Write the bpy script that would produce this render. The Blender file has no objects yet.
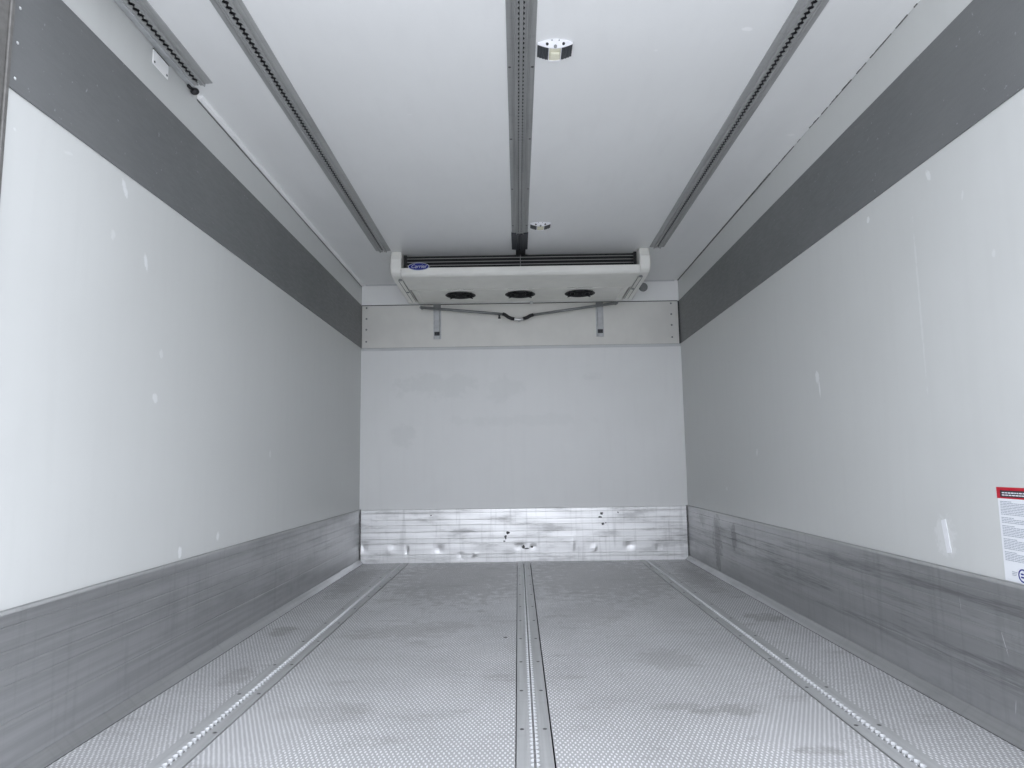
import bpy, bmesh, math, random
from mathutils import Vector, Matrix

random.seed(4)
S = bpy.context.scene
C = S.collection
PI = math.pi

# ------------------------------------------------------------------ camera
W, H, L = 1.23, 2.1206, 5.1845          # half width, height, far wall (metres)
cam_d = bpy.data.cameras.new('camera')
cam = bpy.data.objects.new('camera', cam_d)
C.objects.link(cam)
fw = Vector((-0.00707392, 0.99304974, 0.11748262))
rt = Vector((0.99986021, 0.00880403, -0.0142141))
up = Vector((0.01514963, -0.11736565, 0.99297321))
m = Matrix((rt, up, -fw)).transposed().to_4x4()
m.translation = Vector((-0.03425, 0.0, 0.71339))
cam.matrix_world = m
cam_d.sensor_width = 36.0
cam_d.lens = 682.45 * 36.0 / 1024.0
cam_d.clip_start = 0.02
cam_d.clip_end = 300
S.camera = cam

# ------------------------------------------------------------------ colour management
S.view_settings.view_transform = 'Standard'
S.view_settings.look = 'None'
S.view_settings.gamma = 1.0
S.view_settings.use_curve_mapping = False
S.view_settings.exposure = 0.73
S.cycles.max_bounces = 16
S.cycles.diffuse_bounces = 12
S.cycles.glossy_bounces = 8
S.cycles.use_denoising = True

# ------------------------------------------------------------------ sky: overcast day behind the open tail of the truck
world = bpy.data.worlds.new('overcast_sky')
S.world = world
world.use_nodes = True
wt = world.node_tree
for n in list(wt.nodes):
    wt.nodes.remove(n)
def wn(t, **k):
    n = wt.nodes.new(t)
    for a, b in k.items():
        setattr(n, a, b)
    return n
out = wn('ShaderNodeOutputWorld'); bg = wn('ShaderNodeBackground')
tc = wn('ShaderNodeTexCoord'); sp = wn('ShaderNodeSeparateXYZ')
wt.links.new(tc.outputs['Generated'], sp.inputs[0])
mr = wn('ShaderNodeMapRange'); mr.inputs['From Min'].default_value = 0.0; mr.inputs['From Max'].default_value = 1.0
mr.inputs['To Min'].default_value = 0.92; mr.inputs['To Max'].default_value = 1.42
wt.links.new(sp.outputs['Z'], mr.inputs['Value'])
mx = wn('ShaderNodeMapRange'); mx.inputs['From Min'].default_value = -1; mx.inputs['From Max'].default_value = 1
mx.inputs['To Min'].default_value = 0.74; mx.inputs['To Max'].default_value = 1.24
wt.links.new(sp.outputs['X'], mx.inputs['Value'])
mu = wn('ShaderNodeMath', operation='MULTIPLY')
wt.links.new(mr.outputs[0], mu.inputs[0]); wt.links.new(mx.outputs[0], mu.inputs[1])
SKY = 1.55
mu2 = wn('ShaderNodeMath', operation='MULTIPLY'); mu2.inputs[1].default_value = SKY
wt.links.new(mu.outputs[0], mu2.inputs[0])
bg.inputs['Color'].default_value = (0.92, 0.962, 1.06, 1)
wt.links.new(mu2.outputs[0], bg.inputs['Strength'])
wt.links.new(bg.outputs[0], out.inputs[0])

# ------------------------------------------------------------------ materials
MATS = {}
class NT:
    def __init__(s, name):
        s.m = bpy.data.materials.new(name); s.m.use_nodes = True
        s.t = s.m.node_tree; s.b = s.t.nodes['Principled BSDF']
    def n(s, typ, **k):
        x = s.t.nodes.new(typ)
        for a, b in k.items():
            setattr(x, a, b)
        return x
    def l(s, a, b):
        s.t.links.new(a, b)
    def math(s, op, a, b=None, c=None, clamp=False):
        x = s.n('ShaderNodeMath', operation=op); x.use_clamp = clamp
        for i, v in enumerate((a, b, c)):
            if v is None: continue
            if isinstance(v, (int, float)): x.inputs[i].default_value = v
            else: s.l(v, x.inputs[i])
        return x.outputs[0]
    def pos(s):
        if not hasattr(s, '_p'):
            g = s.n('ShaderNodeTexCoord'); s._p = g.outputs['Object']
            q = s.n('ShaderNodeSeparateXYZ'); s.l(s._p, q.inputs[0]); s._q = q.outputs
        return s._p
    def noise(s, scale, stretch=(1, 1, 1), detail=3, rough=0.55):
        s.pos()
        mp = s.n('ShaderNodeMapping'); mp.inputs['Scale'].default_value = stretch
        s.l(s._p, mp.inputs['Vector'])
        x = s.n('ShaderNodeTexNoise'); x.inputs['Scale'].default_value = scale
        x.inputs['Detail'].default_value = detail; x.inputs['Roughness'].default_value = rough
        s.l(mp.outputs[0], x.inputs['Vector'])
        return x.outputs[0]
    def ramp(s, v, lo, hi, a=0.0, b=1.0):
        x = s.n('ShaderNodeMapRange'); x.interpolation_type = 'SMOOTHSTEP'
        for k, q in (('From Min', lo), ('From Max', hi), ('To Min', a), ('To Max', b)):
            x.inputs[k].default_value = q
        s.l(v, x.inputs['Value']); return x.outputs[0]
    def mix(s, fac, a, b):
        x = s.n('ShaderNodeMix', data_type='RGBA')
        for i, v in ((0, fac), (6, a), (7, b)):
            if isinstance(v, (int, float)): x.inputs[i].default_value = v
            elif isinstance(v, tuple): x.inputs[i].default_value = v if len(v) == 4 else v + (1,)
            else: s.l(v, x.inputs[i])
        return x.outputs[2]
    def col(s, v):
        if isinstance(v, tuple): s.b.inputs['Base Color'].default_value = v if len(v) == 4 else v + (1,)
        else: s.l(v, s.b.inputs['Base Color'])
    def rough(s, v):
        if isinstance(v, float): s.b.inputs['Roughness'].default_value = v
        else: s.l(v, s.b.inputs['Roughness'])
    def metal(s, v): s.b.inputs['Metallic'].default_value = v
    def bump(s, v, strength, dist):
        x = s.n('ShaderNodeBump'); x.inputs['Strength'].default_value = strength; x.inputs['Distance'].default_value = dist
        s.l(v, x.inputs['Height']); s.l(x.outputs[0], s.b.inputs['Normal'])
    def marks(s, base, lst, ax=('Y', 'Z'), colour=(0.95, 0.96, 0.97), amount=0.8, rag=2.2, nsc=35):
        """worn spots, scrapes and painted shading of their own shape: (u, v, half length u, half length v, angle, strength)"""
        s.pos()
        nz = s.noise(nsc, detail=5, rough=0.7)
        tot = None
        for (u, v, ru, rv, an, st) in lst:
            du = s.math('SUBTRACT', s._q[ax[0]], u); dv = s.math('SUBTRACT', s._q[ax[1]], v)
            ca, sa = math.cos(an), math.sin(an)
            a = s.math('ADD', s.math('MULTIPLY', du, ca / ru), s.math('MULTIPLY', dv, sa / ru))
            b = s.math('ADD', s.math('MULTIPLY', du, -sa / rv), s.math('MULTIPLY', dv, ca / rv))
            d = s.math('ADD', s.math('MULTIPLY', a, a), s.math('MULTIPLY', b, b))
            d = s.math('ADD', d, s.math('MULTIPLY', s.math('SUBTRACT', nz, 0.5), rag))
            f = s.ramp(d, 0.3, 1.2, st, 0.0)
            tot = f if tot is None else s.math('MAXIMUM', tot, f)
        return s.mix(s.math('MULTIPLY', tot, amount), base, colour)

def plain(name, colour, rough=0.5, metal=0.0, nscale=0, namt=0.0, bump=0.0):
    t = NT(name); t.rough(float(rough)); t.metal(metal)
    if nscale:
        nz = t.noise(nscale)
        d = tuple(c * (1 - namt) for c in colour)
        t.col(t.mix(t.ramp(nz, 0.3, 0.7), d, colour))
        if bump: t.bump(nz, 0.4, bump)
    else:
        t.col(colour)
    return t.m

def white_wall(name, colour, marks, ax=('Y', 'Z'), mcol=(0.95, 0.96, 0.97), streak=None):
    t = NT(name)
    big = t.noise(1.6, (1, 1, 1), 3)
    st = t.noise(5, (1, 4, 0.35) if ax[0] == 'Y' else (4, 1, 0.35), 3)
    c = t.mix(t.ramp(big, 0.3, 0.7), tuple(x * 0.965 for x in colour), colour)
    c = t.mix(t.math('MULTIPLY', t.ramp(st, 0.45, 0.75), 0.35), c, tuple(x * 0.94 for x in colour))
    fine = t.noise(160, (1, 1, 1), 2)
    c = t.mix(t.math('MULTIPLY', t.ramp(fine, 0.62, 0.75), 0.25), c, tuple(x * 0.9 for x in colour))
    if streak:
        for (lst, sc, am) in streak:
            c = t.marks(c, lst, ax, sc, am, 5.0, 7)
    if marks: c = t.marks(c, marks, ax, mcol, 0.6, 3.5)
    t.col(c)
    t.rough(t.ramp(big, 0.3, 0.7, 0.30, 0.42))
    b = t.math('ADD', t.math('MULTIPLY', t.noise(7, detail=2), 0.7), t.math('MULTIPLY', t.noise(400, detail=1), 0.03))
    t.bump(b, 0.12, 0.02)
    return t.m

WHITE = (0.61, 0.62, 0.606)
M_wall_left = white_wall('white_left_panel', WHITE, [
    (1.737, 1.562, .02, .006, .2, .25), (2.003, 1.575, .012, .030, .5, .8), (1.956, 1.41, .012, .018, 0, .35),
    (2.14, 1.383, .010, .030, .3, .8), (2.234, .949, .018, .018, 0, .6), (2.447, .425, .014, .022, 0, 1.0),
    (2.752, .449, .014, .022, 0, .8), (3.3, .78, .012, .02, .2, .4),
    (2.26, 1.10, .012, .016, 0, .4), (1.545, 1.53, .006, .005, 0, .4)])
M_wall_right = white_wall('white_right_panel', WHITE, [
    (2.004, 1.573, .010, .022, -.3, .6), (2.365, 1.564, .010, .012, 0, .8), (2.86, 1.06, .018, .030, .2, .8),
    (2.845, 1.01, .008, .04, -.1, .8), (3.637, .762, .014, .02, 0, .6), (2.102, 1.20, .006, .28, 0, .25),
    (2.075, .485, .05, .065, 0, .35), (1.86, 1.45, .005, .015, .2, .3), (1.76, 1.25, .008, .012, 0, .3),
    (4.2, .55, .02, .012, 0, .4)])
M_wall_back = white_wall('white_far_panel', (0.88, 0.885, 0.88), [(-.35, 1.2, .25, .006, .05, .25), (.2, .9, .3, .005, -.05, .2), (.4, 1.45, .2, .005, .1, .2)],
    ('X', 'Z'), (.82, .83, .84), [([(-.62, 1.32, .34, .10, 0, .6), (-.15, 1.3, .16, .12, 0, .5), (-.9, .95, .10, .09, 0, .5), (-.05, 1.05, .6, .05, 0, .35),
     (.55, 1.38, .10, .04, 0, .5)], (.70, .72, .71), 0.45)])
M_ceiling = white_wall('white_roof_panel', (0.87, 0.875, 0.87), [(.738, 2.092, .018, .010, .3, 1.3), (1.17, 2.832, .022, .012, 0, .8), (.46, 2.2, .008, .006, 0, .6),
    (-.45, 2.6, .01, .006, 0, .5)], ('X', 'Y'), (1, 1, 1))
M_upper = plain('white_upper_strip', (0.97, 0.97, 0.965), 0.4, 0, 3, 0.04)

def band_mat():
    t = NT('grey_painted_band')
    c = t.mix(t.ramp(t.noise(2.0), .3, .7), (.140, .145, .147), (.158, .163, .164))
    sc = t.noise(14, (1, 1, 6), 4, .7)
    c = t.mix(t.math('MULTIPLY', t.ramp(sc, .66, .76), .5), c, (.30, .31, .32))
    sp_ = t.noise(60, detail=2)
    c = t.mix(t.math('MULTIPLY', t.ramp(sp_, .70, .78), .45), c, (.42, .43, .44))
    t.col(c); t.rough(t.ramp(sc, .3, .7, .38, .5))
    t.bump(t.noise(220, detail=2), .08, .004)
    return t.m
M_band = band_mat()

def alu(name, colour, rough=.38, along=0, dirt=.3, metal=.85, streak=60, vertical=.0, scuff=None, bsc=4.5, worn=False):
    """extruded aluminium: long die lines in one direction, cross scuffs and grime; along: 0 = X, 1 = Y"""
    t = NT(name); t.metal(metal)
    s1 = (.25, 1, 1) if along == 0 else (1, .25, 1)
    lines = t.noise(streak, (.02, 1, 1) if along == 0 else (1, .02, 1), 2, .6)
    blot = t.noise(bsc, s1, 5, .65)
    vert = t.noise(22, (1.6, .2, .12) if along == 0 else (.2, 1.6, .12), 4, .6)
    c = t.mix(t.ramp(lines, .3, .7), tuple(x * .84 for x in colour), colour)
    c = t.mix(t.math('MULTIPLY', t.ramp(blot, .48, .72), dirt), c, tuple(x * .45 for x in colour))
    c = t.mix(t.math('MULTIPLY', t.ramp(vert, .5, .75), dirt * .8 + vertical), c, tuple(x * .6 for x in colour))
    if scuff:   # a belt of pallet rubbing at one height
        zc, zw = scuff
        q = t.math('DIVIDE', t.math('SUBTRACT', t._q['Z'], zc), zw * .5)
        belt = t.ramp(t.math('MULTIPLY', q, q), .25, 1.0, 1.0, 0.0)
        ln = t.noise(26, (1, .045, 1), 5, .75)
        c = t.mix(t.math('MULTIPLY', t.math('MULTIPLY', t.ramp(ln, .46, .66), belt), .65), c, tuple(x * .38 for x in colour))
    if worn:    # old grime by the far corner, and scratches near the opening
        c = t.marks(c, [(4.42, .21, .10, .17, 0, .9), (4.08, .27, .05, .09, 0, .8), (4.75, .33, .08, .05, 0, .7)], ('Y', 'Z'), (.12, .12, .115), .6, 4.5, 20)
        c = t.marks(c, [(1.85, .235, .033, .0016, 1.244, 1.0), (1.831, .083, .02, .0016, 1.75, .8), (2.02, .30, .02, .001, 1.5, .8)], ('Y', 'Z'), (.85, .86, .87), .8, .3)
    t.col(c)
    t.rough(t.ramp(blot, .3, .7, rough - .05, rough + .12))
    t.bump(t.math('ADD', lines, t.math('MULTIPLY', vert, .5)), .10, .002)
    return t.m
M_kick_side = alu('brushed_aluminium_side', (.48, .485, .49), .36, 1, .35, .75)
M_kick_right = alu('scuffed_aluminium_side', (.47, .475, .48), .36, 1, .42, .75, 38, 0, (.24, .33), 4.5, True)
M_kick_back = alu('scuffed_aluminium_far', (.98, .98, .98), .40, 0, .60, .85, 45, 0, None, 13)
M_track = alu('aluminium_floor_track', (.52, .525, .525), .45, 1, .2, .4)
M_ctrack = alu('aluminium_roof_track', (.52, .525, .52), .48, 1, .35, .45)
M_ctrack2 = alu('aluminium_roof_track_dull', (.42, .425, .42), .48, 1, .35, .45)
M_cflange = plain('pale_aluminium', (.58, .59, .60), .5, .3, 30, .15)
M_dirt_shade = plain('dirty_shaded_trough', (.34, .34, .335), .8, 0, 50, .3)
M_bright = plain('bright_aluminium', (.80, .81, .82), .45, .4, 40, .1)
M_grey_metal = plain('grey_metal', (.30, .31, .31), .5, .5, 25, .15)
M_plate = plain('grey_green_panel', (.80, .79, .75), .45, .1, 6, .05)
M_trim = plain('light_grey_trim', (.68, .69, .69), .45, 0, 8, .04)
M_post = alu('door_post_metal', (.22, .215, .205), .5, 0, .3, .5)
M_dark = plain('dark_grey_plastic', (.045, .048, .055), .5, 0, 40, .1)
M_black = plain('black_rubber', (.012, .012, .014), .45)
M_gap = plain('dark_gap', (.03, .03, .03), .9)
M_sealant = plain('grey_dirty_sealant', (.20, .205, .20), .8, 0, 60, .5)
M_unit = plain('off_white_enamel', (.86, .85, .79), .38, 0, 9, .05)
M_unit2 = plain('off_white_enamel_fascia', (.90, .89, .84), .35, 0, 9, .04)
M_coil = plain('coil_black', (.015, .015, .016), .6)
M_slat = plain('grille_slat_metal', (.36, .36, .35), .4, .3)
M_blue = plain('badge_blue', (.012, .02, .22), .3)
M_badge_rim = plain('badge_silver_rim', (.6, .62, .68), .3, .5)
M_lampwhite = plain('lamp_white_plastic', (.86, .86, .89), .35)
M_conduit = plain('conduit_white', (.97, .97, .97), .3)
M_lampdark = plain('lamp_dark_ribbed', (.055, .06, .068), .45)
M_lens = plain('lamp_cream_lens', (.80, .78, .62), .25)
M_red = plain('label_red', (.50, .012, .03), .4)
M_paper = plain('label_white', (.80, .82, .85), .4)
M_ink = plain('label_grey_print', (.36, .39, .44), .5)
M_inkdark = plain('label_black', (.03, .025, .035), .5)
M_tape = plain('white_tape', (.82, .83, .85), .5, 0, 60, .06)
M_screw = plain('dull_screw', (.10, .10, .10), .5, .5)
M_steel = plain('shiny_steel', (.62, .62, .62), .3, .9)
M_outer = plain('truck_outer_white', (.7, .7, .7), .4)
M_ground = plain('concrete_yard', (.66, .66, .65), .9, 0, 8, .2)

def floor_mat():
    t = NT('tread_patterned_aluminium'); t.metal(.25)
    t.pos()
    wob = t.math('MULTIPLY', t.math('SUBTRACT', t.noise(55, (1, 1, 1), 2), .5), 3.2)
    wob2 = t.math('MULTIPLY', t.math('SUBTRACT', t.noise(48, (1, 1.3, 1), 2), .5), 3.2)
    x = t.math('ADD', t.math('MULTIPLY', t._q['X'], 2 * PI / .0128), wob)
    y = t.math('ADD', t.math('MULTIPLY', t._q['Y'], 2 * PI / .029), wob2)
    p = t.math('MULTIPLY', t.math('COSINE', x), t.math('COSINE', y))
    bead = t.ramp(p, .12, .62)
    big = t.noise(2.2, (1.0, .8, 1), 5, .6)
    scr = t.noise(7, (1.2, .35, 1), 4, .65)
    blot = t.noise(5.0, (.6, 1.3, 1), 5, .7)
    base = t.mix(t.ramp(big, .3, .7), (.40, .40, .405), (.47, .47, .475))
    top = t.mix(t.ramp(big, .3, .7), (.76, .765, .77), (.90, .90, .91))
    c = t.mix(bead, base, top)
    c = t.mix(t.math('MULTIPLY', t.ramp(blot, .54, .72), .42), c, (.24, .235, .23))
    c = t.mix(t.math('MULTIPLY', t.ramp(scr, .56, .76), .25), c, (.30, .30, .29))
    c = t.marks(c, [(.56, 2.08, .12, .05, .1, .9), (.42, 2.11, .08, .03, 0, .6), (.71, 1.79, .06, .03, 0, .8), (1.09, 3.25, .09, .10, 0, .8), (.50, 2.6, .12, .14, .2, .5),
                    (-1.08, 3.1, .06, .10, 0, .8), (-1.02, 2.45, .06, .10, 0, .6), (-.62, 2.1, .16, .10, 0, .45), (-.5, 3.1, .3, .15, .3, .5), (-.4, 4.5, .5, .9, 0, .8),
                    (.45, 4.5, .5, .9, 0, .8), (-1.06, 4.4, .1, .6, 0, .6), (1.06, 4.4, .1, .6, 0, .6), (.3, 3.4, .2, .3, 0, .4)],  # broad far patches: grime plus light falloff painted into the colour
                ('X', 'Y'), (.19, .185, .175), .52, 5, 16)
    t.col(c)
    t.rough(t.ramp(bead, 0, 1, .52, .36))
    t.bump(bead, .35, .0015)
    return t.m
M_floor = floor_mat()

# ------------------------------------------------------------------ mesh helpers
def nb(): return bmesh.new()
def box(bm, x0, x1, y0, y1, z0, z1, M=None):
    vs = [bm.verts.new(p) for p in ((x0, y0, z0), (x1, y0, z0), (x1, y1, z0), (x0, y1, z0), (x0, y0, z1), (x1, y0, z1), (x1, y1, z1), (x0, y1, z1))]
    if M:
        for v in vs: v.co = M @ v.co
    for f in ((0, 3, 2, 1), (4, 5, 6, 7), (0, 1, 5, 4), (1, 2, 6, 5), (2, 3, 7, 6), (3, 0, 4, 7)):
        bm.faces.new([vs[i] for i in f])
    return vs
def prism(bm, poly, axis, a, b):
    """poly in the two other axes (order XYZ without axis), extruded a..b along axis"""
    def mk(p, t):
        q = list(p); q.insert(axis, t); return q
    A = [bm.verts.new(mk(p, a)) for p in poly]; B = [bm.verts.new(mk(p, b)) for p in poly]
    n = len(poly)
    for i in range(n):
        j = (i + 1) % n
        bm.faces.new((A[i], A[j], B[j], B[i]))
    bm.faces.new(A); bm.faces.new(B)
    return A, B
def frame_of(d):
    d = d.normalized()
    h = Vector((0, 0, 1)) if abs(d.z) < .9 else Vector((1, 0, 0))
    a = d.cross(h).normalized(); return a, d.cross(a).normalized()
def tube(bm, pts, r, n=12, caps=True):
    pts = [Vector(p) for p in pts]
    rings = []
    for i, p in enumerate(pts):
        d = (pts[min(i + 1, len(pts) - 1)] - pts[max(i - 1, 0)])
        a, b = frame_of(d)
        rr = r[i] if isinstance(r, (list, tuple)) else r
        rings.append([bm.verts.new(p + a * rr * math.cos(2 * PI * k / n) + b * rr * math.sin(2 * PI * k / n)) for k in range(n)])
    for i in range(len(rings) - 1):
        for k in range(n):
            bm.faces.new((rings[i][k], rings[i][(k + 1) % n], rings[i + 1][(k + 1) % n], rings[i + 1][k]))
    if caps:
        bm.faces.new(rings[0]); bm.faces.new(rings[-1])
def dome(bm, c, nrm, r, h, n=12):
    """flat-based rivet / screw head"""
    c = Vector(c); nrm = Vector(nrm); a, b = frame_of(nrm)
    prev = None
    for t in (0, .5, .85):
        rr = r * math.cos(t * PI / 2); hh = h * math.sin(t * PI / 2)
        ring = [bm.verts.new(c + nrm * hh + a * rr * math.cos(2 * PI * k / n) + b * rr * math.sin(2 * PI * k / n)) for k in range(n)]
        if prev:
            for k in range(n): bm.faces.new((prev[k], prev[(k + 1) % n], ring[(k + 1) % n], ring[k]))
        else: bm.faces.new(ring)
        prev = ring
    bm.faces.new(prev)
def obj(name, bm, mat, parent=None, bevel=0, smooth=False, segs=2):
    bmesh.ops.recalc_face_normals(bm, faces=bm.faces)
    me = bpy.data.meshes.new(name); bm.to_mesh(me); bm.free()
    me.materials.append(mat)
    o = bpy.data.objects.new(name, me); C.objects.link(o)
    if parent:
        o.parent = parent
        o.matrix_parent_inverse = parent.matrix_world.inverted() if False else Matrix.Identity(4)
    if smooth:
        for p in me.polygons: p.use_smooth = True
    if bevel:
        md = o.modifiers.new('bevel', 'BEVEL'); md.width = bevel; md.segments = segs; md.limit_method = 'ANGLE'; md.angle_limit = .6
    return o
def tag(o, label, cat, group=None):
    o['label'] = label; o['category'] = cat
    if group: o['group'] = group
    return o
def thing(name, label, cat, loc=(0, 0, 0), group=None):
    o = bpy.data.objects.new(name, None); o.empty_display_size = .05; C.objects.link(o); o.location = loc
    return tag(o, label, cat, group)
def struct(name, bm, mat, parent=None, **k):
    o = obj(name, bm, mat, parent, **k)
    if parent is None: o['kind'] = 'structure'
    return o
def dup(root, loc, label, group=None):
    r = root.copy(); C.objects.link(r); r.location = loc; r['label'] = label
    if group: r['group'] = group
    for ch in list(root.children):
        c = ch.copy(); C.objects.link(c); c.parent = r
        for g in list(ch.children):
            d = g.copy(); C.objects.link(d); d.parent = c
    return r

Y0 = 1.507        # open tail end of the side panels
# ------------------------------------------------------------------ shell
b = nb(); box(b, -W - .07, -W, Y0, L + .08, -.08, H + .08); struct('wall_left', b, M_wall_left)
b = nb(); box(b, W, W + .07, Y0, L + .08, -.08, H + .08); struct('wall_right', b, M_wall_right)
b = nb(); box(b, -W, W, L, L + .08, -.08, H); struct('wall_back', b, M_wall_back)
b = nb(); box(b, -W, W, Y0 - .12, L + .08, H, H + .08); struct('ceiling', b, M_ceiling)

# floor: patterned sheets laid between three tie-down tracks, on a dark bed
TR = (-.900, -.0035, .898); TW = .0455
edges = [(-W, TR[0] - TW - .001), (TR[0] + TW + .0045, TR[1] - TW - .003), (TR[1] + TW + .0045, TR[2] - TW - .0045), (TR[2] + TW + .001, W)]
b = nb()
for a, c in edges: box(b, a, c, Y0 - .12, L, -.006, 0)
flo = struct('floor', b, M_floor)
b = nb(); box(b, -W, W, Y0 - .12, L, -.08, -.030)
for a, c in edges: box(b, a, c, Y0 - .12, L, -.0305, -.006)
obj('floor_bed', b, M_gap, flo)

b = nb(); s = 60; box(b, -s, s, -s, s, -1.20, -1.12); struct('ground', b, M_ground)

# side bands, upper strips, far wall panels
b0, b1 = 1.6203, 1.9549
for i, sx in enumerate((-1, 1)):
    side = 'left' if sx < 0 else 'right'
    x0, x1 = (sx * W, sx * (W - .004))
    b = nb(); box(b, min(x0, x1), max(x0, x1), Y0, L - .001, b0, b1)
    t = struct('trim_%d' % (i + 1), b, M_band, bevel=.001)
    for z in (1.65, 1.741, 1.831, 1.92):
        r = nb(); dome(r, (sx * (W - .004), 1.528, z), (-sx, 0, 0), .0042, .002); obj('rivet', r, M_bright, t, smooth=True)
    # door post at the open end
    b = nb()
    x0, x1 = sorted((sx * (W + .07), sx * (W - .006)))
    box(b, x0, x1, Y0 - .12, Y0 - .001, -.08, H)
    q0, q1 = sorted((sx * (W - .006), sx * (W - .012)))
    box(b, q0, q1, Y0 - .016, Y0 - .004, -.0, H)
    struct('door_%d' % (i + 1), b, M_post, bevel=.002)

b = nb(); box(b, -W + .006, W - .012, L - .009, L, b0, b1 - .003)
plate = struct('trim_3', b, M_plate, bevel=.0015)
for x in (-1.19, 1.165):
    for z in (1.935, 1.85, 1.765, 1.67):
        r = nb(); dome(r, (x, L - .009, z), (0, -1, 0), .0075, .003); obj('rivet', r, M_grey_metal, plate, smooth=True)
b = nb(); box(b, -W + .002, W - .002, L - .006, L, b0 - .022, b0 - .001); struct('trim_4', b, M_trim, bevel=.002)
b = nb(); box(b, W - .014, W - .003, L - .004, L - .0005, b0, b1); struct('trim_5', b, M_gap)
b = nb(); box(b, -W + .002, W - .002, L - .004, L, b1 + .004, H - .004); struct('trim_6', b, M_upper)
b = nb(); box(b, -W + .003, W - .012, L - .0035, L - .0002, b1 - .003, b1 + .004); obj('top_joint', b, M_gap, plate)
b = nb(); box(b, -W + .003, W - .012, L - .0075, L - .006, b0 - .0012, b0 + .0008); obj('lower_joint', b, M_grey_metal, plate)
# ragged sealant bead along the right roof seam
b = nb()
y = Y0
while y < L - .02:
    st = random.uniform(.012, .04)
    if y > 2.9 or (y > 1.95 and random.random() < .62):
        w = random.uniform(-.0032, .0005); w2 = random.uniform(-.0032, .0005)
        if y > 3.2: w = w2 = .0025
        prism(b, [(W - .004 - w, H), (W - .004 - w2, H - .0012), (W - .0005, H - .003 - max(w, 0)), (W - .0005, H)], 1, y, min(y + st, L))
    y += st
struct('trim_7', b, M_sealant)
# light bead on the left of the far wall top and corner bead
b = nb(); prism(b, [(L, H), (L - .014, H), (L, H - .014)], 0, -W + .03, W - .03); struct('trim_8', b, M_trim)

# ------------------------------------------------------------------ aluminium kick plates
KT = .3959
def kick_profile(h, t, grooves, d=.0035, w=.004):
    pr = [(0, 0), (t, 0)]
    for g in sorted(grooves):
        z = g * h
        pr += [(t, z - w), (t - d, z - w * .3), (t - d, z + w * .3), (t, z + w)]
    pr += [(t, h - .004), (t - .003, h), (0, h)]
    return pr
side_gr = (.06, .35, .56, .66, .76, .90)
r = nb(); dome(r, (-.098, 2.945, 0), (0, 0, 1), .009, .0015); obj('screw', r, M_screw, flo)
for sx in (-1, 1):
    side = 'left' if sx < 0 else 'right'
    b = nb()
    poly = [(sx * (W - p), z) for p, z in kick_profile(KT, .008, side_gr, .0016, .003)]
    prism(b, poly, 1, Y0 + .002, L)
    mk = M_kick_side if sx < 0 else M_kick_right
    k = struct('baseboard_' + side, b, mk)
    # sloped cove along the foot
    b = nb()
    prism(b, [(sx * (W - .008), .0), (sx * (W - .008), .030), (sx * (W - .012), .028), (sx * (W - .034), .005), (sx * (W - .037), 0)], 1, Y0 - .05, L - .012)
    obj('cove_strip', b, M_kick_side, k, bevel=.001)
    b = nb(); q = sorted((sx * (W - .037), sx * (W - .0395))); box(b, q[0], q[1], Y0 - .05, L - .016, 0, .0006); obj('floor_joint', b, M_gap, k)
    b = nb(); q = sorted((sx * (W - .008), sx * (W - .0105)))
    box(b, q[0], q[1], Y0 + .002, L - .02, KT - .010, KT - .001); obj('edge_bead', b, M_ctrack, k)

# far kick plate with dents
b = nb()
pr = kick_profile(KT - .004, .014, (.09, .155, .36, .45, .575, .70, .80, .93), .004, .0035)
nx = 120
cols = []
dents = [(-1.19, .12, .02, .03, -.006), (-.87, .09, .012, .03, -.006), (-.63, .10, .03, .03, -.006), (-.47, .05, .02, .015, -.006), (-.03, .115, .03, .02, -.008), (.07, .11, .015, .015, -.008),
         (.52, .09, .015, .02, .006), (.78, .11, .03, .025, -.006), (-.36, .06, .015, .012, .006), (.36, .12, .01, .04, .005), (1.0, .09, .02, .03, -.005), (-1.0, .09, .03, .03, .004)]
def dent(x, z):
    d = 0
    for (cx, cz, rx, rz, a) in dents:
        q = ((x - cx) / rx) ** 2 + ((z - cz) / rz) ** 2
        if q < 4: d += a * math.exp(-q)
    return d
XA, XB = -W + .016, W - .016
prf = []
for i in range(len(pr)):
    a = pr[i]; c = pr[(i + 1) % len(pr)]
    prf.append(a)
    if a[0] > 0 and c[0] > 0:
        nseg = int(abs(c[1] - a[1]) / .014)
        for s_ in range(1, nseg): prf.append((a[0] + (c[0] - a[0]) * s_ / nseg, a[1] + (c[1] - a[1]) * s_ / nseg))
for i in range(nx + 1):
    x = XA + (XB - XA) * i / nx
    cols.append([b.verts.new((x, L - (p + dent(x, z) if p > 0 else 0), z)) for p, z in prf])
n = len(prf)
for i in range(nx):
    for j in range(n):
        b.faces.new((cols[i][j], cols[i][(j + 1) % n], cols[i + 1][(j + 1) % n], cols[i + 1][j]))
b.faces.new(cols[0]); b.faces.new(cols[-1])
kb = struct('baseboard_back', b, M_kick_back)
b = nb()
for x in (-W + .010, W - .014): box(b, x - .0, x + .004, L - .004, L - .0005, 0.002, KT)
obj('corner_gap', b, M_gap, kb)
for x, z, r in ((-.125, .20, .013), (-.135, .155, .010), (-.14, .125, .006), (-.006, .105, .012), (.03, .103, .008), (.06, .100, .005), (.585, .335, .011), (.575, .305, .009), (.59, .275, .008), (.62, .255, .004), (.705, .342, .007), (-.69, .335, .005), (-.74, .27, .004)):
    pass
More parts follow.
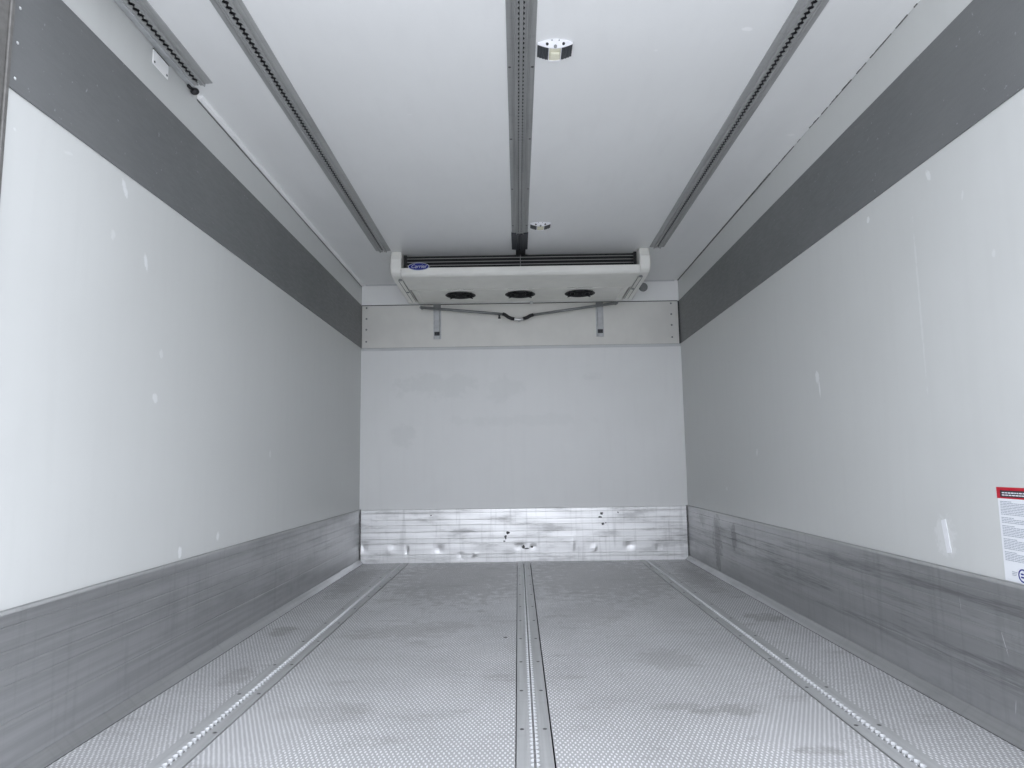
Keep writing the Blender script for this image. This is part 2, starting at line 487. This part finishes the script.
# black scuffs on the far plate are thin smears of rubber
def smear(parent, cx, cz, rx, rz, y, seed):
    rnd = random.Random(seed); q = nb(); vs = []
    for k in range(14):
        a = 2 * PI * k / 14; f = rnd.uniform(.55, 1.15)
        vs.append(q.verts.new((cx + rx * f * math.cos(a), y, cz + rz * f * math.sin(a))))
    f = q.faces.new(vs)
    e = bmesh.ops.extrude_face_region(q, geom=[f])
    for v in e['geom']:
        if isinstance(v, bmesh.types.BMVert): v.co.y += .0012
    o = obj('rubber_scuff', q, M_smear, parent); return o
M_smear = plain('rubber_smear', (.13, .13, .13), .7, 0, 120, .5)
for i, (x, z, rx, rz) in enumerate(((-.118, .212, .014, .012), (-.135, .180, .010, .018), (-.145, .150, .008, .007), (-.004, .108, .014, .015), (.062, .106, .010, .009), (.02, .095, .02, .005),
                                    (.582, .345, .012, .012), (.570, .318, .018, .008), (.590, .268, .011, .012), (.612, .275, .006, .005), (.705, .35, .006, .006), (-.69, .345, .006, .006))):
    smear(kb, x, z, rx, rz, L - .0158, i)

# ------------------------------------------------------------------ tie-down tracks
PITCH = .0254
def lip(bm, sgn, xc, x_out, y0, y1, ztop, zbot, r=.0115, sw=.0045, cone=.0):
    """one lip of a slotted track with half-round scallops cut every inch; sgn = side of the slot"""
    edge = []
    half = math.asin(min(1, sw / r)) 
    y = y0
    a_end = math.acos(sw / r)
    n = int((y1 - y0) / PITCH)
    edge.append((sw, y0))
    for i in range(n):
        c = y0 + (i + .5) * PITCH
        for k in range(7):
            a = -a_end + 2 * a_end * k / 6
            edge.append((r * math.cos(a), c + r * math.sin(a)))
    edge.append((sw, y1))
    prev = None; walls = []
    for (dx, yy) in edge:
        xi = xc + sgn * dx
        ring = [bm.verts.new((xi, yy, ztop)), bm.verts.new((x_out, yy, ztop)), bm.verts.new((x_out, yy, zbot)), bm.verts.new((xi - sgn * max(0, min(cone, dx - sw)), yy, zbot))]
        if prev:
            for j in range(4):
                f = bm.faces.new((prev[j], prev[(j + 1) % 4], ring[(j + 1) % 4], ring[j]))
                if j == 3: f.material_index = 1 if max(dx, pdx) > sw + 1e-5 else 2
        else: bm.faces.new(ring)
        prev = ring; pdx = dx
    bm.faces.new(prev)

def floor_track(xc, label, inner):
    t = thing('floor_track', label, 'floor track', (xc, Y0 - .05, 0), 'tie-down tracks let into the floor')
    y0, y1 = 0, L - .016 - (Y0 - .05)
    b = nb()
    for s_ in (-1, 1): lip(b, s_, 0, s_ * .016, y0, y1, .0015, -.009, .0115, .0030, .0035)
    o = obj('slotted_rail', b, M_track, t); o.data.materials.append(M_bright); o.data.materials.append(M_dirt_shade)  # polished scallop walls paler, tooth walls given painted shade
    b = nb()
    for s_ in (-1, 1):
        prism(b, [(s_ * .016, -.007), (s_ * .016, .0015), (s_ * .018, .0022), (s_ * .0445, .0022), (s_ * .0455, .0012), (s_ * .0455, -.007)], 1, y0, y1)
    obj('flange', b, M_track, t)
    b = nb()   # trough under the slot
    prism(b, [(-.018, -.007), (-.016, -.007), (-.015, -.0135), (.015, -.0135), (.016, -.007), (.018, -.007), (.018, -.019), (-.018, -.019)], 1, y0, y1)
    obj('trough', b, M_dirt_shade, t)
    for yy in (1.945, 2.262, 2.58, 2.912, 3.238, 3.55, 3.87, 4.19, 4.51, 4.83):
        for s_ in (-1, 1):
            r = nb(); dome(r, (s_ * .031, yy - (Y0 - .05), .0022), (0, 0, 1), .0062, .0012); obj('screw', r, M_screw, t)
    return t
floor_track(TR[0], 'slotted aluminium tie-down track in the floor nearest the left kick plate', 1)
floor_track(TR[1], 'slotted aluminium tie-down track along the middle of the floor', 0)
floor_track(TR[2], 'slotted aluminium tie-down track in the floor nearest the right kick plate', -1)

def roof_track(xc, y0, y1, label, flange_l=None, hw=.048, spine=False):
    """origin at the roof, z down"""
    t = thing('ceiling_track', label, 'ceiling track', (xc, y0, H), 'slotted load tracks fixed under the roof')
    n = y1 - y0; mt = M_ctrack2 if spine else M_ctrack
    b = nb()
    if spine:
        for s_ in (-1, 1): lip(b, s_, 0, s_ * .018, 0, n, -.0075, -.0100, .0115, .0062)
    else:
        for s_ in (-1, 1): lip(b, s_, 0, s_ * .018, 0, n, -.0065, -.0110, .0110, .0030)
    o = obj('slotted_rail', b, mt, t); o.data.materials.append(mt); o.data.materials.append(mt)
    if spine:
        b = nb(); box(b, -.0058, .0058, 0, n, -.0102, -.0085); obj('centre_strip', b, mt, t)
    for s_ in (-1, 1):
        b = nb()
        prism(b, [(s_ * .018, 0), (s_ * .018, -.0165), (s_ * .0215, -.0170), (s_ * .0225, -.0050), (s_ * .0300, -.0045), (s_ * .0305, -.0062), (s_ * .0325, -.0062), (s_ * .033, -.0045), (s_ * (hw - .001), -.0038), (s_ * hw, -.0020), (s_ * hw, 0)], 1, 0, n)
        obj('flange', b, (flange_l if (s_ < 0 and flange_l) else mt), t)
    b = nb(); box(b, -.018, .018, 0, n, -.0010, -.0002); obj('backing', b, M_black, t)  # black sheet stands in for the shade of a deep slot
    yy = .33
    while spine and y0 + yy < y1:
        for s_ in (-1, 1):
            r = nb(); dome(r, (s_ * .0405, yy, -.0042), (0, 0, -1), .0055, .002); obj('screw', r, M_screw, t)
        yy += .54
    return t
roof_track(-.896, Y0 - .1, 4.335, 'long slotted grey metal track under the roof, left of the middle one')
ct = roof_track(-.0025, Y0 - .1, 4.02, 'slotted grey metal track down the middle of the roof with dark end sleeve', hw=.049, spine=True)
roof_track(.897, Y0 - .1, 4.345, 'long slotted grey metal track under the roof, right of the middle one')
roof_track(-1.181, Y0 - .1, 2.345, 'short slotted metal track at top of the left wall, cut off early', flange_l=M_cflange, hw=.0485)  # pale left flange: light on its tilted side put into the colour
yo = Y0 - .1
b = nb()
prism(b, [(-.051, 0), (-.051, -.009), (-.022, -.012), (-.018, -.018), (-.008, -.018), (-.006, -.008), (.006, -.008), (.008, -.018), (.018, -.018), (.022, -.012), (.051, -.009), (.051, 0)], 1, 4.02 - yo, 4.33 - yo)
obj('end_sleeve', b, M_dark, ct)
b = nb(); prism(b, [(-.025, 0), (-.025, -.010), (.038, -.010), (.038, 0)], 1, 4.33 - yo, 4.47 - yo); obj('end_tongue', b, M_black, ct)

# ------------------------------------------------------------------ cooling unit
U = thing('cooling_unit', 'off-white ceiling evaporator with black grille and three round fan openings', 'cooling unit', (0, 4.36, H))
oy, oz = 4.36, H
def P(y, z): return (y - oy, z - oz)
for s_ in (-1, 1):
    prof = [P(4.36, H - .001), P(4.335, 2.06), P(4.335, 2.00), P(4.345, 1.972), P(4.375, 1.957), P(4.42, 1.952), P(4.95, 1.947), P(5.09, 1.947), P(5.12, 1.96), P(5.12, H - .001)]
    b = nb(); x = sorted((s_ * .780, s_ * .853)); prism(b, prof, 0, *x)
    cap = obj('end_cap', b, M_unit2, U, bevel=.012, segs=4)
    b = nb(); x = sorted((s_ * .790, s_ * .812)); box(b, x[0], x[1], 4.46 - oy, 5.05 - oy, 1.9450 - oz, 1.9485 - oz); obj('cover_strip', b, M_unit, cap, bevel=.001)
    b = nb()
    for x in (.787, .815): box(b, s_ * x - .0015, s_ * x + .0015, 4.44 - oy, 5.06 - oy, 1.9465 - oz, 1.9475 - oz)
    obj('panel_gap', b, M_screw, cap)
    for yy in (4.43, 4.75):
        b = nb(); tube(b, [(s_ * .801, yy - oy, 1.951 - oz), (s_ * .801, yy - oy, 1.941 - oz)], .011, 12); obj('latch', b, M_grey_metal, cap)
# fascia (bright lip)
b = nb()
prism(b, [P(4.345, 2.003), P(4.338, 1.998), P(4.336, 1.962), P(4.345, 1.951), P(4.365, 1.947), P(4.365, 1.953), P(4.350, 1.958), P(4.350, 2.003)], 0, -.779, .779)
obj('front_fascia', b, M_unit2, U)
# underside panel with three round openings
RF = .100; FX = (-.433, 0.0, .433); FY = 4.845
def panel_with_holes(bm, x0, x1, y0, y1, z, centres, r, N=32):
    xs = [x0] + [(centres[i] + centres[i + 1]) / 2 for i in range(len(centres) - 1)] + [x1]
    for ci, (cx, cy) in enumerate([(c, FY) for c in centres]):
        a0, a1 = xs[ci], xs[ci + 1]
        inner = []; outer = []
        for k in range(N):
            a = 2 * PI * (k + .5) / N
            ca, sa = math.cos(a), math.sin(a)
            inner.append(bm.verts.new((cx + r * ca, cy - oy + r * sa, z)))
            tx = ((a1 - cx) / ca) if ca > 1e-6 else (((a0 - cx) / ca) if ca < -1e-6 else 1e9)
            ty = ((y1 - cy) / sa) if sa > 1e-6 else (((y0 - cy) / sa) if sa < -1e-6 else 1e9)
            t_ = min(tx, ty)
            outer.append(bm.verts.new((cx + t_ * ca, cy - oy + t_ * sa, z)))
        for k in range(N):
            bm.faces.new((inner[k], inner[(k + 1) % N], outer[(k + 1) % N], outer[k]))
        # fill the corners
        for (qx, qy) in ((a0, y0), (a1, y0), (a1, y1), (a0, y1)):
            v = bm.verts.new((qx, qy - oy, z))
            best = None
            for k in range(N):
                A, B_ = outer[k].co, outer[(k + 1) % N].co
                on = lambda p, ax, val: abs(p[ax] - val) < 1e-5
                if (on(A, 0, qx) and on(B_, 1, qy - oy)) or (on(A, 1, qy - oy) and on(B_, 0, qx)):
                    best = k
            if best is not None: bm.faces.new((outer[best], outer[(best + 1) % N], v))
b = nb()
panel_with_holes(b, -.765, .765, 4.70, 5.07, 1.943 - oz, FX, RF)
pn = obj('fan_panel', b, M_unit, U)
md = pn.modifiers.new('solid', 'SOLIDIFY'); md.thickness = .003; md.offset = -1
b = nb(); box(b, -.779, .779, 4.360 - oy, 4.697 - oy, 1.946 - oz, 1.950 - oz); obj('drip_tray', b, M_unit, U, bevel=.001)
b = nb(); box(b, -.779, .779, 5.07 - oy, 5.09 - oy, 1.946 - oz, 2.10 - oz); obj('rear_panel', b, M_unit, U)
for s_ in (-1, 1):   # raised side fins beside the fan panel
    b = nb(); q = sorted((s_ * .722, s_ * .727)); box(b, q[0], q[1], 4.70 - oy, 5.07 - oy, 1.936 - oz, 1.9425 - oz)
    obj('panel_rib', b, M_unit2, U)
# coil block and slats
b = nb(); box(b, -.776, .776, 4.475 - oy, 4.69 - oy, 1.951 - oz, H - .001 - oz); obj('coil', b, M_coil, U)
b = nb(); box(b, -.779, .779, 4.352 - oy, 4.475 - oy, 1.951 - oz, 1.954 - oz); obj('tray_liner', b, M_coil, U)
for z, yy in ((2.097, 4.450), (2.073, 4.448), (2.049, 4.446), (2.025, 4.444)):
    b = nb(); prism(b, [(yy - oy, z - oz), (yy + .022 - oy, z + .008 - oz), (yy + .022 - oy, z + .005 - oz), (yy - oy, z - .004 - oz)], 0, -.760, .776); obj('grille_slat', b, M_slat, U)
b = nb(); box(b, .000, .004, 4.438 - oy, 4.443 - oy, 1.955 - oz, H - .006 - oz); obj('grille_rod', b, M_slat, U)
for s_ in (-1, 1):
    b = nb(); q = sorted((s_ * .761, s_ * .779)); box(b, q[0], q[1], 4.44 - oy, 4.48 - oy, 1.955 - oz, H - .001 - oz); obj('coil_end_plate', b, M_coil, U)
for cx in FX:
    b = nb()
    N = 32; prev = None
    for (rr, z) in ((RF + .010, 1.9400), (RF + .004, 1.9385), (RF - .003, 1.9395), (RF - .008, 1.955), (RF - .008, 2.03)):
        ring = [b.verts.new((cx + rr * math.cos(2 * PI * k / N), FY - oy + rr * math.sin(2 * PI * k / N), z - oz)) for k in range(N)]
        if prev:
            for k in range(N): b.faces.new((prev[k], prev[(k + 1) % N], ring[(k + 1) % N], ring[k]))
        prev = ring
    b.faces.new(prev)
    fan = obj('fan', b, M_coil, U, smooth=True)
    b = nb(); tube(b, [(cx, FY - oy, 1.962 - oz), (cx, FY - oy, 2.025 - oz)], .033, 20); obj('hub', b, M_black, fan)
    for k in range(5):
        b = nb(); a = 2 * PI * k / 5
        Mx = Matrix.Translation((cx, FY - oy, 1.985 - oz)) @ Matrix.Rotation(a, 4, 'Z') @ Matrix.Rotation(.5, 4, 'X')
        prism(b, [(.03, -.014), (.090, -.032), (.094, .020), (.03, .014)], 2, -.0012, .0012)
        bmesh.ops.transform(b, matrix=Mx, verts=b.verts)
        obj('blade', b, M_black, fan)
    b = nb()
    for k in range(4):
        a = PI / 4 + k * PI / 2
        c_, s2 = math.cos(a), math.sin(a)
        tube(b, [(cx + .02 * c_, FY - oy + .02 * s2, 1.937 - oz), (cx + (RF + .018) * c_, FY - oy + (RF + .018) * s2, 1.9365 - oz)], .0035, 6)
    for rr in (.04, .07):
        pts = [(cx + rr * math.cos(2 * PI * k / 24), FY - oy + rr * math.sin(2 * PI * k / 24), 1.938 - oz) for k in range(25)]
        tube(b, pts, .0015, 5, caps=False)
    obj('fan_guard', b, M_black, fan)
# badge on the fascia: a blue oval with pale rim and small pale lettering
b = nb(); N = 28
bx0, bz0, ra, rb = -.664, 2.008, .070, .026
for sc, y_, mt_ in ((1.0, 4.3335, M_badge_rim), (.93, 4.3315, M_blue)):
    b = nb()
    poly = [(bx0 + ra * sc * math.cos(2 * PI * k / N), bz0 - oz + rb * (sc if sc == 1 else .86) * math.sin(2 * PI * k / N)) for k in range(N)]
    prism(b, poly, 1, y_ - oy, 4.3365 - oy)
    if sc == 1.0: badge = obj('badge', b, mt_, U)
    else: face = obj('badge_face', b, mt_, badge)
cu = bpy.data.curves.new('lettering', 'FONT'); cu.body = 'Carrier'; cu.size = .034; cu.align_x = 'CENTER'; cu.align_y = 'CENTER'; cu.extrude = .0004; cu.shear = .3
to = bpy.data.objects.new('t', cu); C.objects.link(to)
dg = bpy.context.evaluated_depsgraph_get(); dg.update()
me = bpy.data.meshes.new_from_object(to.evaluated_get(dg))
bpy.data.objects.remove(to)
me.transform(Matrix.Translation((bx0, 4.3308 - oy, bz0 - oz)) @ Matrix.Rotation(PI / 2, 4, 'X'))
me.materials.clear(); me.materials.append(M_badge_rim)
lt = bpy.data.objects.new('badge_lettering', me); C.objects.link(lt); lt.parent = badge
# thin crease mark on the fascia, and the drain spout under the rear edge
b = nb(); tube(b, [(.085, 5.075 - oy, 1.95 - oz), (.085, 5.075 - oy, 1.925 - oz)], [.014, .010], 12); obj('drain_spout', b, M_trim, U)

# ------------------------------------------------------------------ mounting brackets, drain pipe, plug on the far wall
def bracket(x, label):
    t = thing('mounting_bracket', label, 'bracket', (x, L - .009, 1.682), 'brackets below the cooling unit')
    b = nb(); prism(b, [(-.029, 0), (-.029, -.003), (-.019, -.003), (-.016, -.020), (.016, -.020), (.019, -.003), (.029, -.003), (.029, 0)], 2, 0, .253)
    obj('channel', b, M_cflange, t)
    b = nb(); box(b, -.028, .028, -.024, -.0035, .233, .272); obj('top_clamp', b, M_grey_metal, t, bevel=.002)
    b = nb(); box(b, -.020, .020, -.026, -.0205, .024, .054); f = obj('bolt_plate', b, M_dark, t, bevel=.002)
    for s_ in (-1, 1):
        r = nb(); tube(r, [(s_ * .010, -.026, .037), (s_ * .010, -.034, .037)], .006, 6); obj('bolt', r, M_black, f)
    return t
br = bracket(-.641, 'grey vertical channel bracket on far wall under left fan')
dup(br, (.612, L - .009, 1.682), 'grey vertical channel bracket on far wall under right fan')

yp = L - .075
D = thing('drain_pipe', 'thin grey drain pipe sagging to a black hose elbow below the cooling unit', 'pipe', (0, yp, 1.80))
def dp(x, z): return (x, 0, z - 1.80)
for a, c in (((-.755, 1.918), (-.128, 1.855)), ((.092, 1.845), (.735, 1.930))):
    b = nb(); tube(b, [dp(*a), dp(*c)], .0105, 12); obj('pipe', b, M_grey_metal, D, smooth=True)
b = nb(); tube(b, [dp(-.135, 1.858), dp(-.118, 1.852), dp(-.092, 1.832), dp(-.066, 1.820), dp(-.045, 1.817)], .0135, 12); obj('hose', b, M_black, D, smooth=True)
b = nb(); tube(b, [dp(.022, 1.817), dp(.050, 1.826), dp(.075, 1.840), dp(.10, 1.848)], .0135, 12); obj('hose', b, M_black, D, smooth=True)
b = nb(); tube(b, [dp(-.055, 1.820), dp(-.035, 1.814), dp(.000, 1.812), dp(.030, 1.818)], .0125, 12); tube(b, [dp(-.012, 1.812), dp(-.012, 1.794)], .007, 8); obj('elbow_fitting', b, M_steel, D, smooth=True)
b = nb(); tube(b, [dp(-.160, 1.857), dp(-.160, 1.832)], .007, 8); tube(b, [dp(-.160, 1.832), dp(-.160, 1.822)], .010, 8); obj('bleed_nipple', b, M_screw, D)
for x, z in ((-.758, 1.918), (.738, 1.930)):
    b = nb(); tube(b, [(x, 0, z - 1.80), (x, .066, z - 1.79)], .012, 10); obj('wall_elbow', b, M_grey_metal, D)

b = nb(); tube(b, [(.957, L - .004, 2.068), (.957, L - .012, 2.068)], [.036, .032], 24)
o = obj('wall_plug', b, M_grey_metal, bevel=.001); tag(o, 'round grey plug in the far wall, right of the cooling unit', 'plug')

# ------------------------------------------------------------------ roof lamps
def lamp(x, y, label):
    t = thing('ceiling_lamp', label, 'lamp', (x, y, H), 'small lamps under the roof')
    hw, ln, dp_, z0 = .059, .076, .015, .005
    N = 16
    def arch(u): return -z0 - dp_ * (1 - abs(u) ** 1.7)
    # white front flange: bowed forward edge, lens-shaped face sloping back to the arch
    b = nb(); A = []; B_ = []; T = []
    for k in range(N + 1):
        u = -1 + 2 * k / N
        A.append(b.verts.new((u * hw, -.018 * (1 - u * u) ** .8 - .002, -.001)))
        T.append(b.verts.new((u * hw, -.018 * (1 - u * u) ** .8 - .002, -.004)))
        B_.append(b.verts.new((u * hw, 0.0, arch(u) - .0015)))
    K = [b.verts.new((v.co.x, .004, -.001)) for v in B_]
    K2 = [b.verts.new((v.co.x, .004, v.co.z)) for v in B_]
    for k in range(N):
        for P_, Q_ in ((A, T), (T, B_), (B_, K2), (K2, K), (K, A)):
            b.faces.new((P_[k], P_[k + 1], Q_[k + 1], Q_[k]))
    for k in (0, N): b.faces.new((A[k], T[k], B_[k], K2[k], K[k]))
    cap = obj('front_flange', b, M_lampwhite, t)
    for u in (-.46, .46):
        r = nb(); dome(r, (u * hw, -.0080, arch(u) * .70), Vector((0, -.75, -.66)).normalized(), .0052, .003); obj('screw', r, M_black, cap)
    r = nb(); dome(r, (0, -.006, -.0195), Vector((0, -.75, -.66)).normalized(), .0058, .003); obj('button', r, M_grey_metal, cap)
    r = nb()
    for u in (-.2, .2): dome(r, (u * hw, -.0180, -.0050), Vector((0, -.75, -.66)).normalized(), .0038, .002, 3)
    obj('notch', r, M_grey_metal, cap)
    # arched dark sides with ribs
    for s_ in (-1, 1):
        b = nb(); poly = []
        for k in range(9):
            u = .34 + .66 * k / 8
            zz = arch(u) + (.0022 if k % 2 else 0)
            poly.append((s_ * u * hw, zz))
        poly += [(s_ * hw, -.001), (s_ * .34 * hw, -.001)]
        prism(b, poly, 1, .004, ln); obj('side_cover', b, M_lampdark, t)
    b = nb(); poly = [(u * .34 * hw, arch(.34 * u) + .001) for u in [-1 + k / 4 for k in range(9)]] + [(.34 * hw, -.001), (-.34 * hw, -.001)]
    prism(b, poly, 1, .004, ln + .002); ls = obj('lens', b, M_lens, t)
    b = nb()
    for s_ in (-1, 1):
        q = sorted((s_ * .33 * hw, s_ * .37 * hw)); box(b, q[0], q[1], .004, ln + .002, arch(.34) - .0035, -.001)
    q = (-.34 * hw, .34 * hw); box(b, q[0], q[1], ln - .002, ln + .0035, arch(0) - .0015, -.001)
    obj('lens_frame', b, M_lampwhite, t)
    b = nb(); prism(b, [(.022, -.021), (.052, -.021), (.052, -.0255), (.030, -.0245)], 0, -.015, .015); obj('led_bar', b, M_lens, ls)
    return t
lp = lamp(.112, 2.142, 'small white and black lamp on the roof beside the middle track, near the opening')
dup(lp, (.119, 3.868, H), 'small white and black lamp on the roof just in front of the cooling unit')

# ------------------------------------------------------------------ conduit, grommet, cover plate on the left
b = nb(); prism(b, [(-W + .0005, H), (-W + .0005, H - .012), (-W + .006, H - .017), (-W + .019, H - .014), (-W + .021, H - .004), (-W + .021, H)], 1, 2.43, L - .016)
cd = tag(obj('cable_conduit', b, M_conduit, bevel=.001), 'slim white cable conduit running along the top of the left wall', 'conduit')
b = nb(); box(b, -W, -W + .003, 2.43, L - .016, H - .0195, H - .0150); obj('edge_shadow', b, M_grey_metal, cd)  # dark strip painted as the shadow line below the conduit
G = thing('cable_grommet', 'black rubber cable grommet where the left conduit starts', 'grommet', (-W + .013, 2.385, H - .010))
b = nb(); bmesh.ops.create_uvsphere(b, u_segments=16, v_segments=10, radius=.0165); bmesh.ops.scale(b, vec=(1, .8, .8), verts=b.verts); obj('plug', b, M_black, G, smooth=True)
b = nb(); tube(b, [(0, -.006, 0), (-.006, -.022, .002), (-.010, -.034, .006)], .006, 10); obj('cable', b, M_black, G, smooth=True)
T = thing('cover_plate', 'small white cover plate with two screws on the top of the left wall', 'cover plate', (-W, 2.166, 2.082))
b = nb(); box(b, 0, .003, -.049, .049, -.026, .024); obj('plate', b, M_upper, T, bevel=.0008)
for yy in (-.040, .040):
    r = nb(); dome(r, (.003, yy, -.016), (1, 0, 0), .0042, .002); obj('screw', r, M_screw, T)
b = nb(); box(b, 0, .0035, -.050, .052, .0243, .0275); obj('top_shadow_gap', b, M_gap, T)

# ------------------------------------------------------------------ notice and tape on the right wall
LY1, LY0, LZ1, LZ0 = 1.834, 1.640, .637, KT + .002
N_ = thing('notice_sticker', 'white notice sticker with red heading and small print on right wall', 'sticker', (W, LY1, LZ0))
def rb(y0, y1, z0, z1, d0, d1): # y measured toward the camera from the left edge
    q = nb(); box(q, -d1, -d0, -y1, -y0, z0 - LZ0, z1 - LZ0); return q
obj('sheet', rb(0, .194, LZ0, .608, 0, .0008), M_paper, N_)
hd = obj('heading', rb(-.0015, .1955, .608, LZ1, 0, .0011), M_red, N_)
obj('heading_box', rb(.012, .185, .612, .629, .0011, .0016), M_inkdark, hd)
q = nb()
rnd = random.Random(3)
for z in (.623, .617):
    y = .018 + rnd.uniform(0, .006)
    while y < .10:
        w = rnd.uniform(.005, .012); box(q, -.0021, -.0016, -(y + w), -y, z - .0014 - LZ0, z + .0014 - LZ0); y += w + .0025
    y = .112
    while y < .175:
        w = rnd.uniform(.005, .012); box(q, -.0021, -.0016, -(y + w), -y, z - .0014 - LZ0, z + .0014 - LZ0); y += w + .0025
obj('heading_print', q, M_paper, hd)
q = nb(); z = .600
paras = [9, 4, 7, 7, 6]
for pi, nln in enumerate(paras):
    for k in range(nln):
        y = .008; end = rnd.uniform(.10, .178) if k == nln - 1 else .180
        if k == 0: end = .05
        while y < end:
            w = min(rnd.uniform(.004, .014), .182 - y)
            box(q, -.0013, -.0008, -(y + w), -y, z - .0009 - LZ0, z + .0009 - LZ0); y += w + .002
        z -= .0041
    z -= .0045
obj('small_print', q, M_ink, N_)
q = nb()
for k in range(3):
    box(q, -.0013, -.0008, -.046 + k * .002, -.028, .423 - k * .004 - LZ0 - .0009, .423 - k * .004 - LZ0 + .0009)
obj('footer_print', q, M_ink, N_)
q = nb(); c = (.066, .4175)
for k in range(28):
    a0, a1 = 2 * PI * k / 28, 2 * PI * (k + 1) / 28
    prism(q, [(-c[0] + r_ * math.cos(a_), c[1] - LZ0 + r_ * math.sin(a_)) for r_, a_ in ((.0135, a0), (.0135, a1), (.017, a1), (.017, a0))], 0, -.0014, -.0008)
box(q, -.0014, -.0008, -c[0] - .009, -c[0] - .005, c[1] - LZ0 - .007, c[1] - LZ0 + .007)
box(q, -.0014, -.0008, -c[0] - .002, -c[0] + .008, c[1] - LZ0 + .002, c[1] - LZ0 + .006)
box(q, -.0014, -.0008, -c[0] - .002, -c[0] + .008, c[1] - LZ0 - .006, c[1] - LZ0 - .002)
obj('round_emblem', q, M_blue, N_)

b = nb(); prism(b, [(2.088, .530), (2.066, .535), (2.050, .440), (2.072, .436)], 0, W - .0012, W)
tag(obj('tape_strip', b, M_tape, bevel=.0003), 'short strip of white tape stuck low on the right wall', 'tape')
